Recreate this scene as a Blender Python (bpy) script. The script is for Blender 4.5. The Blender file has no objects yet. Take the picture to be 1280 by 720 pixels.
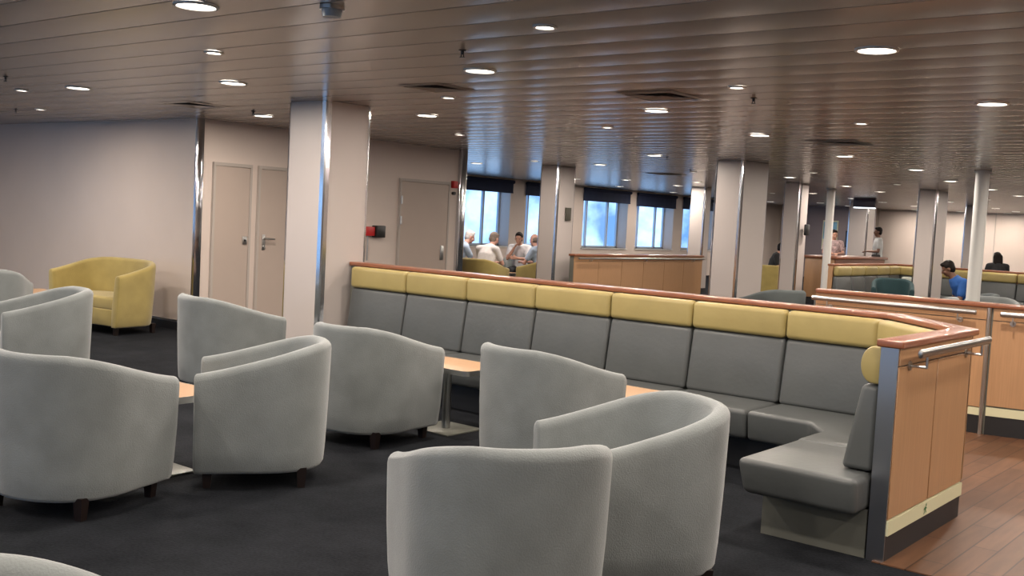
import bpy, bmesh, math, random
from mathutils import Vector, Matrix
random.seed(7)
PI = math.pi
R = math.radians
SC = bpy.context.scene
COL = SC.collection
CE = 2.6            # ceiling height
CAMH = 1.6

# ------------------------------------------------------------------ materials
MATS = {}
def mat(name, col, rough=0.6, metal=0.0, spec=0.5, sheen=0.0, noise=None, bump=None, emit=None, coat=0.0):
    """noise=(scale, amount) mottles the colour, bump=(scale, strength)."""
    if name in MATS: return MATS[name]
    m = bpy.data.materials.new(name); m.use_nodes = True
    nt = m.node_tree; b = nt.nodes['Principled BSDF']
    b.inputs['Base Color'].default_value = (*col, 1)
    b.inputs['Roughness'].default_value = rough
    b.inputs['Metallic'].default_value = metal
    b.inputs['Specular IOR Level'].default_value = spec
    b.inputs['Sheen Weight'].default_value = sheen
    b.inputs['Coat Weight'].default_value = coat
    if emit:
        b.inputs['Emission Color'].default_value = (*emit[0], 1)
        b.inputs['Emission Strength'].default_value = emit[1]
    tc = nt.nodes.new('ShaderNodeTexCoord')
    if noise:
        n = nt.nodes.new('ShaderNodeTexNoise'); n.inputs['Scale'].default_value = noise[0]
        n.inputs['Detail'].default_value = 5
        if len(noise) > 2:
            mp = nt.nodes.new('ShaderNodeMapping'); mp.inputs['Scale'].default_value = noise[2]
            nt.links.new(tc.outputs['Object'], mp.inputs[0]); nt.links.new(mp.outputs[0], n.inputs['Vector'])
        else: nt.links.new(tc.outputs['Object'], n.inputs['Vector'])
        rp = nt.nodes.new('ShaderNodeValToRGB')
        a = noise[1]
        rp.color_ramp.elements[0].position = .3; rp.color_ramp.elements[1].position = .7
        rp.color_ramp.elements[0].color = (*[c*(1-a) for c in col], 1)
        rp.color_ramp.elements[1].color = (*[min(1, c*(1+a)) for c in col], 1)
        nt.links.new(n.outputs['Fac'], rp.inputs[0]); nt.links.new(rp.outputs[0], b.inputs['Base Color'])
    if bump:
        n2 = nt.nodes.new('ShaderNodeTexNoise'); n2.inputs['Scale'].default_value = bump[0]
        if len(bump) > 2:
            mp = nt.nodes.new('ShaderNodeMapping'); mp.inputs['Scale'].default_value = bump[2]
            nt.links.new(tc.outputs['Object'], mp.inputs[0]); nt.links.new(mp.outputs[0], n2.inputs['Vector'])
        else: nt.links.new(tc.outputs['Object'], n2.inputs['Vector'])
        bp = nt.nodes.new('ShaderNodeBump'); bp.inputs['Strength'].default_value = bump[1]
        bp.inputs['Distance'].default_value = 0.01
        nt.links.new(n2.outputs['Fac'], bp.inputs['Height']); nt.links.new(bp.outputs[0], b.inputs['Normal'])
    MATS[name] = m
    return m

GREY_FAB = mat('grey velour', (.172, .186, .184), .85, spec=.2, sheen=.4, noise=(5, .13), bump=(160, .25))
YEL_FAB = mat('mustard velour', (.33, .255, .085), .85, spec=.2, sheen=.3, noise=(6, .10), bump=(160, .2))
GREY_VINYL = mat('grey vinyl', (.076, .081, .081), .42, spec=.45, noise=(4, .08), bump=(30, .10))
YEL_VINYL = mat('mustard vinyl', (.34, .265, .10), .45, spec=.4, noise=(4, .08), bump=(30, .08))
TEAL_FAB = mat('dark teal cloth', (.008, .035, .04), .8, noise=(5, .1))
SLATE_FAB = mat('slate cloth', (.10, .115, .115), .8, noise=(5, .1))
DARKWOOD = mat('dark stained wood', (.010, .005, .004), .4, noise=(8, .2))
BEECH = mat('beech laminate', (.40, .225, .115), .38, noise=(6, .07, (14, 14, .6)))
BEECHTOP = mat('beech table top', (.42, .245, .13), .35, noise=(6, .07, (1, 12, 1)))
CHERRY = mat('cherry hardwood', (.22, .075, .034), .32, noise=(5, .14, (2, 2, 10)), coat=.3)
STEEL = mat('brushed steel', (.50, .50, .49), .30, metal=1, bump=(60, .05, (1, 1, .04)))
MIRROR = mat('polished steel', (.62, .63, .66), .12, metal=1, noise=(2, .1))
PLINTH = mat('dull steel plinth', (.17, .17, .145), .36, metal=.35, bump=(40, .05, (1, 1, .05)))
WALL = mat('beige wall panel', (.62, .53, .475), .42, spec=.4, noise=(1.3, .03))
WALLFAR = mat('beige bulkhead', (.60, .51, .455), .45, spec=.35, noise=(1.1, .03))
TRIMM = mat('taupe door trim', (.42, .37, .33), .45)
DOORM = mat('beige door leaf', (.43, .35, .30), .38, spec=.45, noise=(1.5, .025))
COLM = mat('column laminate', (.49, .435, .41), .40, spec=.45, noise=(1.5, .02))
CEILM = mat('satin ceiling strip', (.43, .375, .335), .24, metal=.25, spec=.6, noise=(1.0, .03))
GAPM = mat('ceiling joint', (.02, .018, .016), .9)
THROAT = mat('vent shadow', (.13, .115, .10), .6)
BLACK = mat('black plastic', (.010, .010, .010), .4)
BASEB = mat('black rubber base', (.012, .012, .014), .5)
WHITEP = mat('white paint', (.66, .65, .62), .45)
LUMI = mat('photoluminescent strip', (.62, .60, .40), .5)
GREEN = mat('green sign ink', (.03, .16, .05), .5)
RED = mat('red plastic', (.50, .02, .02), .35)
NAVY = mat('navy blind cloth', (.010, .018, .055), .8)
FRAMEM = mat('window frame metal', (.42, .50, .60), .4)
BLUEFILM = mat('steel edge plate', (.62, .64, .68), .42, metal=1)
BLUEFILM.node_tree.nodes['Principled BSDF'].inputs['Anisotropic'].default_value = .9
BLUEFILM.node_tree.nodes['Principled BSDF'].inputs['Anisotropic Rotation'].default_value = 0.0
SKIN = mat('light skin', (.52, .28, .20), .5, noise=(9, .08))
SKINP = mat('pale pink skin', (.58, .32, .25), .5, noise=(9, .08))
SKIND = mat('brown skin', (.16, .075, .045), .5, noise=(9, .08))
HAIRW = mat('white hair', (.62, .60, .60), .7, noise=(30, .15), spec=.12)
HAIRG = mat('grey brown hair', (.24, .19, .16), .7, noise=(30, .2), spec=.12)
HAIRD = mat('dark hair', (.012, .009, .008), .5, noise=(30, .3), spec=.12)

def carpet_mat():
    m = bpy.data.materials.new('charcoal carpet'); m.use_nodes = True
    nt = m.node_tree; b = nt.nodes['Principled BSDF']; b.inputs['Roughness'].default_value = .95
    b.inputs['Specular IOR Level'].default_value = .1
    tc = nt.nodes.new('ShaderNodeTexCoord')
    n = nt.nodes.new('ShaderNodeTexNoise'); n.inputs['Scale'].default_value = 2.2; n.inputs['Detail'].default_value = 8
    n.inputs['Roughness'].default_value = .7
    n2 = nt.nodes.new('ShaderNodeTexNoise'); n2.inputs['Scale'].default_value = 70; n2.inputs['Detail'].default_value = 3
    mx = nt.nodes.new('ShaderNodeMath'); mx.operation = 'ADD'
    ml = nt.nodes.new('ShaderNodeMath'); ml.operation = 'MULTIPLY'; ml.inputs[1].default_value = .6
    r = nt.nodes.new('ShaderNodeValToRGB')
    r.color_ramp.elements[0].position = .55; r.color_ramp.elements[0].color = (.0032, .0040, .0055, 1)
    r.color_ramp.elements[1].position = 1.05; r.color_ramp.elements[1].color = (.017, .0185, .0225, 1)
    bp = nt.nodes.new('ShaderNodeBump'); bp.inputs['Strength'].default_value = .5; bp.inputs['Distance'].default_value = .006
    L = nt.links.new
    L(tc.outputs['Object'], n.inputs['Vector']); L(tc.outputs['Object'], n2.inputs['Vector'])
    L(n2.outputs['Fac'], ml.inputs[0]); L(n.outputs['Fac'], mx.inputs[0]); L(ml.outputs[0], mx.inputs[1])
    L(mx.outputs[0], r.inputs[0]); L(r.outputs[0], b.inputs['Base Color'])
    L(n2.outputs['Fac'], bp.inputs['Height']); L(bp.outputs[0], b.inputs['Normal'])
    return m
CARPET = carpet_mat()

def plank_mat():
    m = bpy.data.materials.new('wood plank floor'); m.use_nodes = True
    nt = m.node_tree; b = nt.nodes['Principled BSDF']; b.inputs['Roughness'].default_value = .46; b.inputs['Specular IOR Level'].default_value = .3
    L = nt.links.new
    tc = nt.nodes.new('ShaderNodeTexCoord')
    mp = nt.nodes.new('ShaderNodeMapping'); mp.inputs['Rotation'].default_value = (0, 0, PI/2)
    br = nt.nodes.new('ShaderNodeTexBrick')
    br.inputs['Color1'].default_value = (.095, .042, .021, 1); br.inputs['Color2'].default_value = (.155, .073, .037, 1)
    br.inputs['Mortar'].default_value = (.045, .02, .012, 1)
    br.inputs['Scale'].default_value = 1; br.inputs['Brick Width'].default_value = .9; br.inputs['Row Height'].default_value = .125
    br.inputs['Mortar Size'].default_value = .005; br.inputs['Mortar Smooth'].default_value = .3
    n = nt.nodes.new('ShaderNodeTexNoise'); n.inputs['Scale'].default_value = 4; n.inputs['Detail'].default_value = 6
    mp2 = nt.nodes.new('ShaderNodeMapping'); mp2.inputs['Scale'].default_value = (6, .7, 1)
    mx = nt.nodes.new('ShaderNodeMix'); mx.data_type = 'RGBA'; mx.blend_type = 'MULTIPLY'; mx.inputs['Factor'].default_value = .55
    rp = nt.nodes.new('ShaderNodeValToRGB')
    rp.color_ramp.elements[0].position = .3; rp.color_ramp.elements[0].color = (.45, .42, .4, 1)
    rp.color_ramp.elements[1].position = .7; rp.color_ramp.elements[1].color = (1, 1, 1, 1)
    L(tc.outputs['Object'], mp.inputs[0]); L(mp.outputs[0], br.inputs['Vector'])
    L(tc.outputs['Object'], mp2.inputs[0]); L(mp2.outputs[0], n.inputs['Vector']); L(n.outputs['Fac'], rp.inputs[0])
    L(br.outputs['Color'], mx.inputs['A']); L(rp.outputs[0], mx.inputs['B']); L(mx.outputs['Result'], b.inputs['Base Color'])
    return m
PLANK = plank_mat()

def glass_mat():
    m = bpy.data.materials.new('window glass'); m.use_nodes = True
    nt = m.node_tree; nt.nodes.clear()
    o = nt.nodes.new('ShaderNodeOutputMaterial'); t = nt.nodes.new('ShaderNodeBsdfTransparent')
    t.inputs[0].default_value = (.93, .97, 1, 1)
    g = nt.nodes.new('ShaderNodeBsdfGlossy'); g.inputs['Roughness'].default_value = .03
    mx = nt.nodes.new('ShaderNodeMixShader'); mx.inputs[0].default_value = .07
    nt.links.new(t.outputs[0], mx.inputs[1]); nt.links.new(g.outputs[0], mx.inputs[2]); nt.links.new(mx.outputs[0], o.inputs[0])
    return m
GLASS = glass_mat()
def emit_mat(name, col, s):
    m = bpy.data.materials.new(name); m.use_nodes = True
    nt = m.node_tree; nt.nodes.clear(); o = nt.nodes.new('ShaderNodeOutputMaterial'); e = nt.nodes.new('ShaderNodeEmission')
    e.inputs[0].default_value = (*col, 1); e.inputs[1].default_value = s; nt.links.new(e.outputs[0], o.inputs[0]); return m
LAMP = emit_mat('lit diffuser', (1, .90, .78), 9)
SIGNLIT = emit_mat('backlit sign face', (.85, .92, 1), 3)

# ------------------------------------------------------------------ mesh helpers
def box(bm, x0, x1, y0, y1, z0, z1, M=None):
    vs = [bm.verts.new(Vector(p) if M is None else M @ Vector(p)) for p in
          ((x0,y0,z0),(x1,y0,z0),(x1,y1,z0),(x0,y1,z0),(x0,y0,z1),(x1,y0,z1),(x1,y1,z1),(x0,y1,z1))]
    return [bm.faces.new([vs[i] for i in f]) for f in ((0,3,2,1),(4,5,6,7),(0,1,5,4),(1,2,6,5),(2,3,7,6),(3,0,4,7))]
def loft(bm, rings, cap=True, closed=True):
    """rings: lists of equal length of points; skins them."""
    V = [[bm.verts.new(Vector(p)) for p in r] for r in rings]; n = len(V[0])
    for a, b in zip(V[:-1], V[1:]):
        for i in range(n if closed else n-1):
            j = (i+1) % n; bm.faces.new((a[i], a[j], b[j], b[i]))
    if cap and closed: bm.faces.new(V[0][::-1]); bm.faces.new(V[-1])
    return V
def cyl(bm, p, q, r, r2=None, n=16):
    p, q = Vector(p), Vector(q); r2 = r if r2 is None else r2
    d = (q-p).normalized(); u = d.orthogonal().normalized(); w = d.cross(u)
    ring = lambda c, rr: [c+u*rr*math.cos(2*PI*i/n)+w*rr*math.sin(2*PI*i/n) for i in range(n)]
    loft(bm, [ring(p, r), ring(q, r2)])
def ball(bm, c, rx, ry=None, rz=None, M=None, seg=14, rings=9):
    ry = rx if ry is None else ry; rz = rx if rz is None else rz
    mm = Matrix.Translation(Vector(c)) @ (M if M is not None else Matrix.Identity(4)) @ Matrix.Diagonal((rx, ry, rz, 1))
    bmesh.ops.create_uvsphere(bm, u_segments=seg, v_segments=rings, radius=1, matrix=mm)
def bevel(bm, w, seg=3, angle=30):
    bmesh.ops.recalc_face_normals(bm, faces=bm.faces); bm.normal_update()
    es = [e for e in bm.edges if len(e.link_faces) == 2 and e.calc_face_angle(0) > R(angle)]
    bmesh.ops.bevel(bm, geom=es, offset=w, segments=seg, profile=.5, affect='EDGES', clamp_overlap=True)
def mesh_obj(name, bm, m, parent=None, smooth=True, loc=None, rotz=0, fix=True, angle=40):
    if fix: bmesh.ops.recalc_face_normals(bm, faces=bm.faces)
    me = bpy.data.meshes.new(name); bm.to_mesh(me); bm.free()
    me.materials.append(m)
    if smooth:
        for p in me.polygons: p.use_smooth = True
        me.set_sharp_from_angle(angle=R(angle))
    o = bpy.data.objects.new(name, me); COL.objects.link(o)
    if parent: o.parent = parent
    if loc: o.location = loc
    if rotz: o.rotation_euler.z = rotz
    return o
def tag(o, label=None, cat=None, group=None, kind=None):
    if label: o['label'] = label
    if cat: o['category'] = cat
    if group: o['group'] = group
    if kind: o['kind'] = kind
    return o
def empty(name, loc, rz=0):
    o = bpy.data.objects.new(name, None); COL.objects.link(o); o.location = loc; o.rotation_euler = (0, 0, rz)
    o.empty_display_size = .1
    return o
def struct(name, bm, m, label=None, **k):
    o = mesh_obj(name, bm, m, **k); tag(o, label, None, kind='structure'); return o
def copy_tree(o, parent=None):
    c = o.copy(); COL.objects.link(c)
    if parent: c.parent = parent
    for ch in list(o.children): copy_tree(ch, c)
    return c
def B(): return bmesh.new()
def offset_poly(P, d):
    """P 2-D polyline; offset to the left-hand-outside by d (outside = left of direction)."""
    out = []
    def nrm(a, b):
        v = Vector((b[0]-a[0], b[1]-a[1])).normalized(); return Vector((-v.y, v.x))
    for i, p in enumerate(P):
        if i == 0: n = nrm(P[0], P[1]); out.append(Vector(p[:2])+n*d)
        elif i == len(P)-1: n = nrm(P[-2], P[-1]); out.append(Vector(p[:2])+n*d)
        else:
            n1, n2 = nrm(P[i-1], P[i]), nrm(P[i], P[i+1]); m = (n1+n2).normalized()
            out.append(Vector(p[:2])+m*d/max(.3, m.dot(n1)))
    return out
def wallstrip(bm, P, d0, d1, z0, z1):
    """a wall following polyline P between offsets d0..d1."""
    a, b = offset_poly(P, d0), offset_poly(P, d1)
    loft(bm, [[(p.x,p.y,z0),(q.x,q.y,z0),(q.x,q.y,z1),(p.x,p.y,z1)] for p, q in zip(a, b)])
def hexa(bm, bot, top, z0, z1):
    loft(bm, [[(x,y,z0) for x,y in bot], [(x,y,z1) for x,y in top]])

# ------------------------------------------------------------------ camera
cam = bpy.data.cameras.new('camera'); co = bpy.data.objects.new('camera', cam); COL.objects.link(co)
F = 1330.0; yaw, pit, rol = R(-38.75), R(-3.77), R(2.98)
fw = Vector((math.sin(yaw)*math.cos(pit), math.cos(yaw)*math.cos(pit), math.sin(pit)))
rt = Vector((math.cos(yaw), -math.sin(yaw), 0)); up = rt.cross(fw)
c_, s_ = math.cos(rol), math.sin(rol)
rt2 = rt*c_ + up*s_; up2 = -rt*s_ + up*c_
mw = Matrix((rt2, up2, -fw)).transposed().to_4x4(); mw.translation = (0, 0, CAMH)
co.matrix_world = mw
cam.sensor_width = 36; cam.lens = 36*F/1280; cam.clip_start = .05; cam.clip_end = 500
SC.camera = co

# ------------------------------------------------------------------ room shell
XW, XE, YS, YN = -17.4, 5.0, -5.0, 38.5
bm = B(); box(bm, XW-.3, XE+.2, YS-.2, YN+.2, -.12, 0)
struct('floor', bm, CARPET, 'charcoal carpet of the lounge', smooth=False)
# wood plank aisle: lies 6 mm above the carpet bed
bm = B(); box(bm, -1.79, XE, 5.17, 7.1, 0, .006); box(bm, -7.8, XE, 7.1, 9.55, 0, .006); box(bm, -2.6, -1.79, 6.5, 7.1, 0, .006); box(bm, -2.2, XE, 9.55, 16, 0, .006)
struct('floor_wood_aisle', bm, PLANK, 'reddish brown wood plank flooring along the aisle', smooth=False)
# ceiling of linear metal strips running along X
bm = B()
pw = .37; y = 4.24 - pw*28
vs_prev = None
prof = []
while y < YN+.3:
    prof += [(y+.006, CE+.02), (y+.006, CE+.002), (y+.09, CE-.0015), (y+.5*pw, CE-.003), (y+pw-.09, CE-.0015), (y+pw-.006, CE+.002), (y+pw-.006, CE+.02)]
    y += pw
XC0, XC1 = XW-.3, XE+.2
V0 = [bm.verts.new((XC0, a, b)) for a, b in prof]; V1 = [bm.verts.new((XC1, a, b)) for a, b in prof]
for i in range(len(prof)-1): bm.faces.new((V0[i], V0[i+1], V1[i+1], V1[i]))
ce = struct('ceiling', bm, CEILM, 'satin metal strip ceiling with dark joints', angle=20)
bm = B(); box(bm, XC0, XC1, YS-.3, YN+.3, CE+.021, CE+.1)
struct('ceiling_backing', bm, GAPM, smooth=False)

def panel_wall_x(bm, x0, x1, y, zs=0, ze=CE+.02, t=.12, side=1):   # wall at Y=y facing -Y, thickness towards +Y
    box(bm, x0, x1, y, y+t*side, zs, ze)
# left wall (facing the camera) and its corner
bm = B(); box(bm, XW, -11.12, 7.65, 7.8, 0, CE+.02)
struct('wall_left', bm, WALL, 'plain beige wall behind the yellow sofa', smooth=False)
bm = B(); box(bm, XW, -11.14, 7.625, 7.65, 0, .10)
struct('baseboard_left', bm, BASEB, smooth=False)
bm = B(); box(bm, XW, -11.14, 7.632, 7.65, .10, .125)
struct('trim_baseboard_left', bm, STEEL, smooth=False)
bm = B(); box(bm, -11.13, -11.075, 7.62, 7.72, 0, CE+.01); bevel(bm, .012, 2)
o = mesh_obj('corner_trim', bm, MIRROR); tag(o, 'polished steel strip on the wall corner right of the yellow sofa', 'trim', kind='structure'); o.name = 'trim_1'
# wall with the doors, facing +X
bm = B(); box(bm, -11.24, -11.12, 7.8, 12.4, 0, CE+.02)
struct('wall_doors', bm, WALL, 'beige wall holding the doors', smooth=False)
bm = B(); box(bm, XW, -11.12, 12.4, 12.5, 0, CE+.02)
struct('wall_bay', bm, WALL, smooth=False)
bm = B(); box(bm, -11.16, -11.07, 12.37, 12.53, 0, CE+.01); bevel(bm, .012, 2)
struct('trim_2', bm, MIRROR, 'polished steel strip at the edge of the seating bay')
bm = B(); box(bm, -11.12, -11.10, 9.12, 10.6, 0, .10); box(bm, -11.12, -11.10, 12.16, 12.36, 0, .10)
struct('baseboard_doors', bm, BASEB, smooth=False)

def door(name, y0, y1, label, handle=None, frame=True, z1=2.05):
    r = empty(name, (-11.12, y0, 0)); tag(r, label, None, kind='structure')
    bm = B(); box(bm, 0, .035, .004, y1-y0-.004, .012, z1); bevel(bm, .003, 1)
    mesh_obj('door_leaf', bm, DOORM, r)
    bm = B(); w = y1-y0
    box(bm, 0, .042, -.03, .002, 0, z1+.004); box(bm, 0, .042, w-.002, w+.028, 0, z1+.004); box(bm, 0, .042, -.03, w+.028, z1+.004, z1+.045)
    mesh_obj('door_frame', bm, TRIMM, r)
    return r
d1 = door('door_1', 7.90, 8.42, 'wide beige door leaf with a square lock plate, beside the polished corner strip')
bm = B(); box(bm, .035, .05, .42, .49, 1.09, 1.19); bevel(bm, .004, 2); lp = mesh_obj('lock_plate', bm, STEEL, d1)
bm = B(); cyl(bm, (.05, .455, 1.14), (.056, .455, 1.14), .014); mesh_obj('keyhole', bm, BLACK, lp)
d2 = door('door_2', 8.58, 9.04, 'narrow beige door leaf with a steel lever handle, behind the nearest column')
h = None
bm = B(); box(bm, .035, .045, .05, .10, 1.02, 1.22); bevel(bm, .004, 2); h = mesh_obj('handle_plate', bm, STEEL, d2)
bm = B(); cyl(bm, (.045, .075, 1.17), (.10, .075, 1.17), .011); cyl(bm, (.095, .065, 1.17), (.095, .21, 1.165), .011); mesh_obj('lever', bm, STEEL, h)
bm = B(); cyl(bm, (.045, .075, 1.06), (.062, .075, 1.06), .018); mesh_obj('lock_cylinder', bm, STEEL, h)
d3 = door('door_3', 11.12, 12.14, 'beige sliding door with a vertical flush pull, above the far end of the long banquette')
bm = B(); box(bm, .035, .05, .88, .95, .90, 1.12); bevel(bm, .006, 2); mesh_obj('flush_pull', bm, STEEL, d3)
for zz in (1.42, 1.72):
    bm = B(); cyl(bm, (.05, .0, zz), (.05, .0, zz+.12), .016); mesh_obj('hinge', bm, STEEL, d3)

# window wall (port side) with deep recesses
WZ0, WZ1 = .86, 2.46
wins = [(-3.5,-1.9),(-.9,.7),(1.7,3.3),(4.3,5.9),(13.6,15.0),(15.9,17.3),(18.75,21.42),(22.08,23.9),(24.72,27.02),(27.53,29.72),(30.30,32.3),(33.2,35.2)]
def window_wall(nm, wins, place, lo, hi, z0=WZ0, z1=WZ1, t=.42, start=1, blind=.22):
    """place(u, depth, z) -> world; depth grows outward."""
    bm = B()
    def wb(u0, u1, d0, d1, a, b):
        pts = [place(u, d, z) for z in (a, b) for (u, d) in ((u0,d0),(u1,d0),(u1,d1),(u0,d1))]
        vs = [bm_.verts.new(p) for p in pts]
        for f in ((0,3,2,1),(4,5,6,7),(0,1,5,4),(1,2,6,5),(2,3,7,6),(3,0,4,7)): bm_.faces.new([vs[i] for i in f])
    bm_ = bm
    wb(lo, hi, 0, t, 0, z0); wb(lo, hi, 0, t, z1, CE+.02)
    e = lo
    for a, b in wins: wb(e, a, 0, t, z0, z1); e = b
    wb(e, hi, 0, t, z0, z1)
    struct(nm, bm, WALLFAR, 'beige wall with deep window recesses', smooth=False)
    for k, (a, b) in enumerate(wins):
        r = empty('window_%d' % (start+k), place((a+b)/2, t*.9, z0)); tag(r, None, None, kind='structure')
        inv = Matrix.Translation(-Vector(r.location))
        bm_ = B(); q = .05
        wb(a, a+q, t*.8, t*.95, z0, z1); wb(b-q, b, t*.8, t*.95, z0, z1); wb(a, b, t*.8, t*.95, z0, z0+q); wb(a, b, t*.8, t*.95, z1-q, z1)
        m1 = a+(b-a)*.27; wb(m1, m1+.06, t*.8, t*.95, z0, z1); m2 = a+(b-a)*.74; wb(m2, m2+.07, t*.8, t*.95, z0, z1)
        bmesh.ops.transform(bm_, matrix=inv, verts=bm_.verts); mesh_obj('window_frame', bm_, FRAMEM, r)
        bm_ = B(); wb(a+.02, b-.02, t*.86, t*.875, z0+.02, z1-.02)
        bmesh.ops.transform(bm_, matrix=inv, verts=bm_.verts); mesh_obj('glass', bm_, GLASS, r, smooth=False)
        bm_ = B(); wb(a-.04, b+.04, -.03, t*.8, z0-.03, z0+.0)
        bmesh.ops.transform(bm_, matrix=inv, verts=bm_.verts); mesh_obj('window_sill', bm_, WHITEP, r)
    return wb
window_wall('wall_port', wins, lambda u, d, z: Vector((XW-d, u, z)), YS-.2, YN+.2)
def blind(y0, y1, drop, label):
    r = empty('roller_blind', (XW, (y0+y1)/2, WZ1)); tag(r, label, 'blind', 'navy roller blinds at the port windows')
    w = (y1-y0)/2+.06
    bm = B(); cyl(bm, (.05, -w, .06), (.05, w, .06), .045); mesh_obj('roller', bm, NAVY, r)
    n = 24; rows = []
    bm = B()
    rows = [[(.035+.006*math.sin(i*2.1), -w+2*w*i/n, z) for i in range(n+1)] for z in (.06, -drop)]
    rows2 = [[(.029+.006*math.sin(i*2.1), -w+2*w*i/n, z) for i in range(n+1)] for z in (.06, -drop)]
    loft(bm, [rows[0]+rows2[0][::-1], rows[1]+rows2[1][::-1]]); mesh_obj('blind_cloth', bm, NAVY, r)
    bm = B(); box(bm, .02, .045, -w, w, -drop-.03, -drop); mesh_obj('bottom_bar', bm, NAVY, r)
for a, b, d, l in [(18.75,21.42,.20,'navy roller blind at the top of the window above the group of seated people'),
                   (22.08,23.9,.22,'narrow navy roller blind just left of the mauve corner column'),
                   (24.72,27.02,.24,'navy roller blind on the left window above the wood panelled partition'),
                   (27.53,29.72,.28,'navy roller blind on the middle window above the wood panelled partition'),
                   (30.30,32.3,.26,'narrow navy roller blind at the right end above the wood panelled partition')]:
    blind(a, b, d, l)
# aft wall behind the camera: unseen windows, enlarged into a band for more blue daylight; starboard wall; forward bulkhead
window_wall('wall_back', [(-16.5,-14.3),(-14,-11.8),(-11.5,-9.3),(-9,-6.8),(-6.5,-4.3),(-4,-1.8),(-1.5,.7)], lambda u, d, z: Vector((u, YS-d, z)), XW, XE+.2, z0=.3, z1=2.4, start=20)
bm = B(); box(bm, XE, XE+.2, YS, YN, 0, CE+.02)
struct('wall_right', bm, WALLFAR, smooth=False)
bm = B(); box(bm, XW-.3, XE+.2, YN, YN+.2, 0, CE+.02)
struct('wall_far', bm, WALLFAR, 'far beige bulkhead', smooth=False)
bm = B()
for x in range(-16, 6, 2): box(bm, x-.012, x+.012, YN-.012, YN, 0, CE)
struct('trim_far', bm, TRIMM, smooth=False)
# nearer warm bulkhead at the right of the white pillar, and a darker lobby wall left of it
MAUVE = mat('mauve panel', (.20, .165, .175), .5, noise=(1.5, .03))
bm = B(); box(bm, -16.9, -13.7, 37.2, 37.4, 0, CE+.02)
struct('wall_stair', bm, MAUVE, 'darker mauve wall behind the service counter', smooth=False)

# ------------------------------------------------------------------ columns
def column(name, x0, x1, y0, y1, label, trim=.05):
    r = empty(name, ((x0+x1)/2, (y0+y1)/2, 0)); tag(r, label, 'column')
    a, b = (x1-x0)/2, (y1-y0)/2
    bm = B(); c = trim*.75
    pl = [(-a+c,-b),(a-c,-b),(a,-b+c),(a,b-c),(a-c,b),(-a+c,b),(-a,b-c),(-a,-b+c)]
    hexa(bm, pl, pl, 0, CE-.004); mesh_obj('column_body', bm, COLM, r, smooth=False)
    for sx in (-1, 1):
        for sy in (-1, 1):
            bm = B()
            pts = [(sx*(a-c-.004), sy*(b+.004)), (sx*(a-c*.45), sy*(b-c*.2)), (sx*(a-c*.2), sy*(b-c*.45)), (sx*(a+.004), sy*(b-c-.004)), (sx*(a-c-.01), sy*(b-c-.01))]
            hexa(bm, pts, pts, .0, CE-.006); mesh_obj('corner_strip', bm, MIRROR, r, smooth=False)
    bm = B(); hexa(bm, [(x*1.015, y*1.015) for x, y in pl], [(x*1.015, y*1.015) for x, y in pl], 0, .1)
    mesh_obj('column_base', bm, BASEB, r, smooth=False)
    return r
column('square_column', -8.20, -7.63, 6.63, 7.22, 'nearest pale square column with polished corner strips, behind the grey armchairs at left', .07)
column('square_column', -7.55, -7.10, 14.0, 14.86, 'square column standing behind the middle of the long banquette')
column('square_column', -12.13, -11.70, 15.77, 16.33, 'square column between the window bay and the wood panelled partition')
column('square_column', -13.30, -12.87, 23.45, 23.78, 'square column at the right end of the wood panelled partition')
column('square_column', -9.43, -9.05, 20.43, 20.84, 'lavender tinted square column right of the tallest column pair')
column('square_column', -7.27, -6.87, 22.07, 22.78, 'square column left of the person in the blue shirt')
column('square_column', -12.35, -11.75, 31.4, 32.0, 'square column beside the walking person at the far end')
column('square_column', -9.0, -8.55, 10.9+20.5, 31.9, 'small distant square column behind the column left of the person in the blue shirt')
def pole(x, y, r0, label):
    r = empty('round_pillar', (x, y, 0)); tag(r, label, 'pillar')
    bm = B(); cyl(bm, (0,0,0), (0,0,CE-.004), r0, n=28); mesh_obj('pillar_shaft', bm, WHITEP, r)
    bm = B(); cyl(bm, (0,0,CE-.04), (0,0,CE-.004), r0+.02, n=28); mesh_obj('top_collar', bm, WHITEP, r)
    bm = B(); cyl(bm, (0,0,0), (0,0,.09), r0+.012, n=28); mesh_obj('base_ring', bm, STEEL, r)
pole(-4.30, 15.71, .092, 'thick white round pillar right of the person in the blue shirt')
pole(-9.35, 22.7, .088, 'thin white round pillar in front of the service counter')
pole(-5.55, 24.2, .09, 'white round pillar at the right edge of the photo')

# ------------------------------------------------------------------ armchairs
N_ = 2.25
def outline(W, DB, FR, nb=26):
    pts = [(W, FR*(1-i/5)) for i in range(6)]
    for k in range(1, nb):
        t = PI*k/nb; c, s = math.cos(t), math.sin(t)
        pts.append((W*math.copysign(abs(c)**(2/N_), c), -DB*abs(s)**(2/N_)))
    pts += [(-W, FR*i/5) for i in range(6)]
    return pts
def rim_z(y, hb=.82, ha=.655):
    t = min(max((y+.33)/.69, 0), 1)
    return hb-(hb-ha)*(t+.30*t*(1-t)*(2*t-1))
def resample(P, n):
    L = [0]
    for a, b in zip(P[:-1], P[1:]): L.append(L[-1]+math.dist(a, b))
    out = []; j = 0
    for k in range(n):
        s = L[-1]*k/(n-1)
        while j < len(P)-2 and L[j+1] < s: j += 1
        f = (s-L[j])/max(1e-9, L[j+1]-L[j]); out.append((P[j][0]+(P[j+1][0]-P[j][0])*f, P[j][1]+(P[j+1][1]-P[j][1])*f))
    return out
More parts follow.
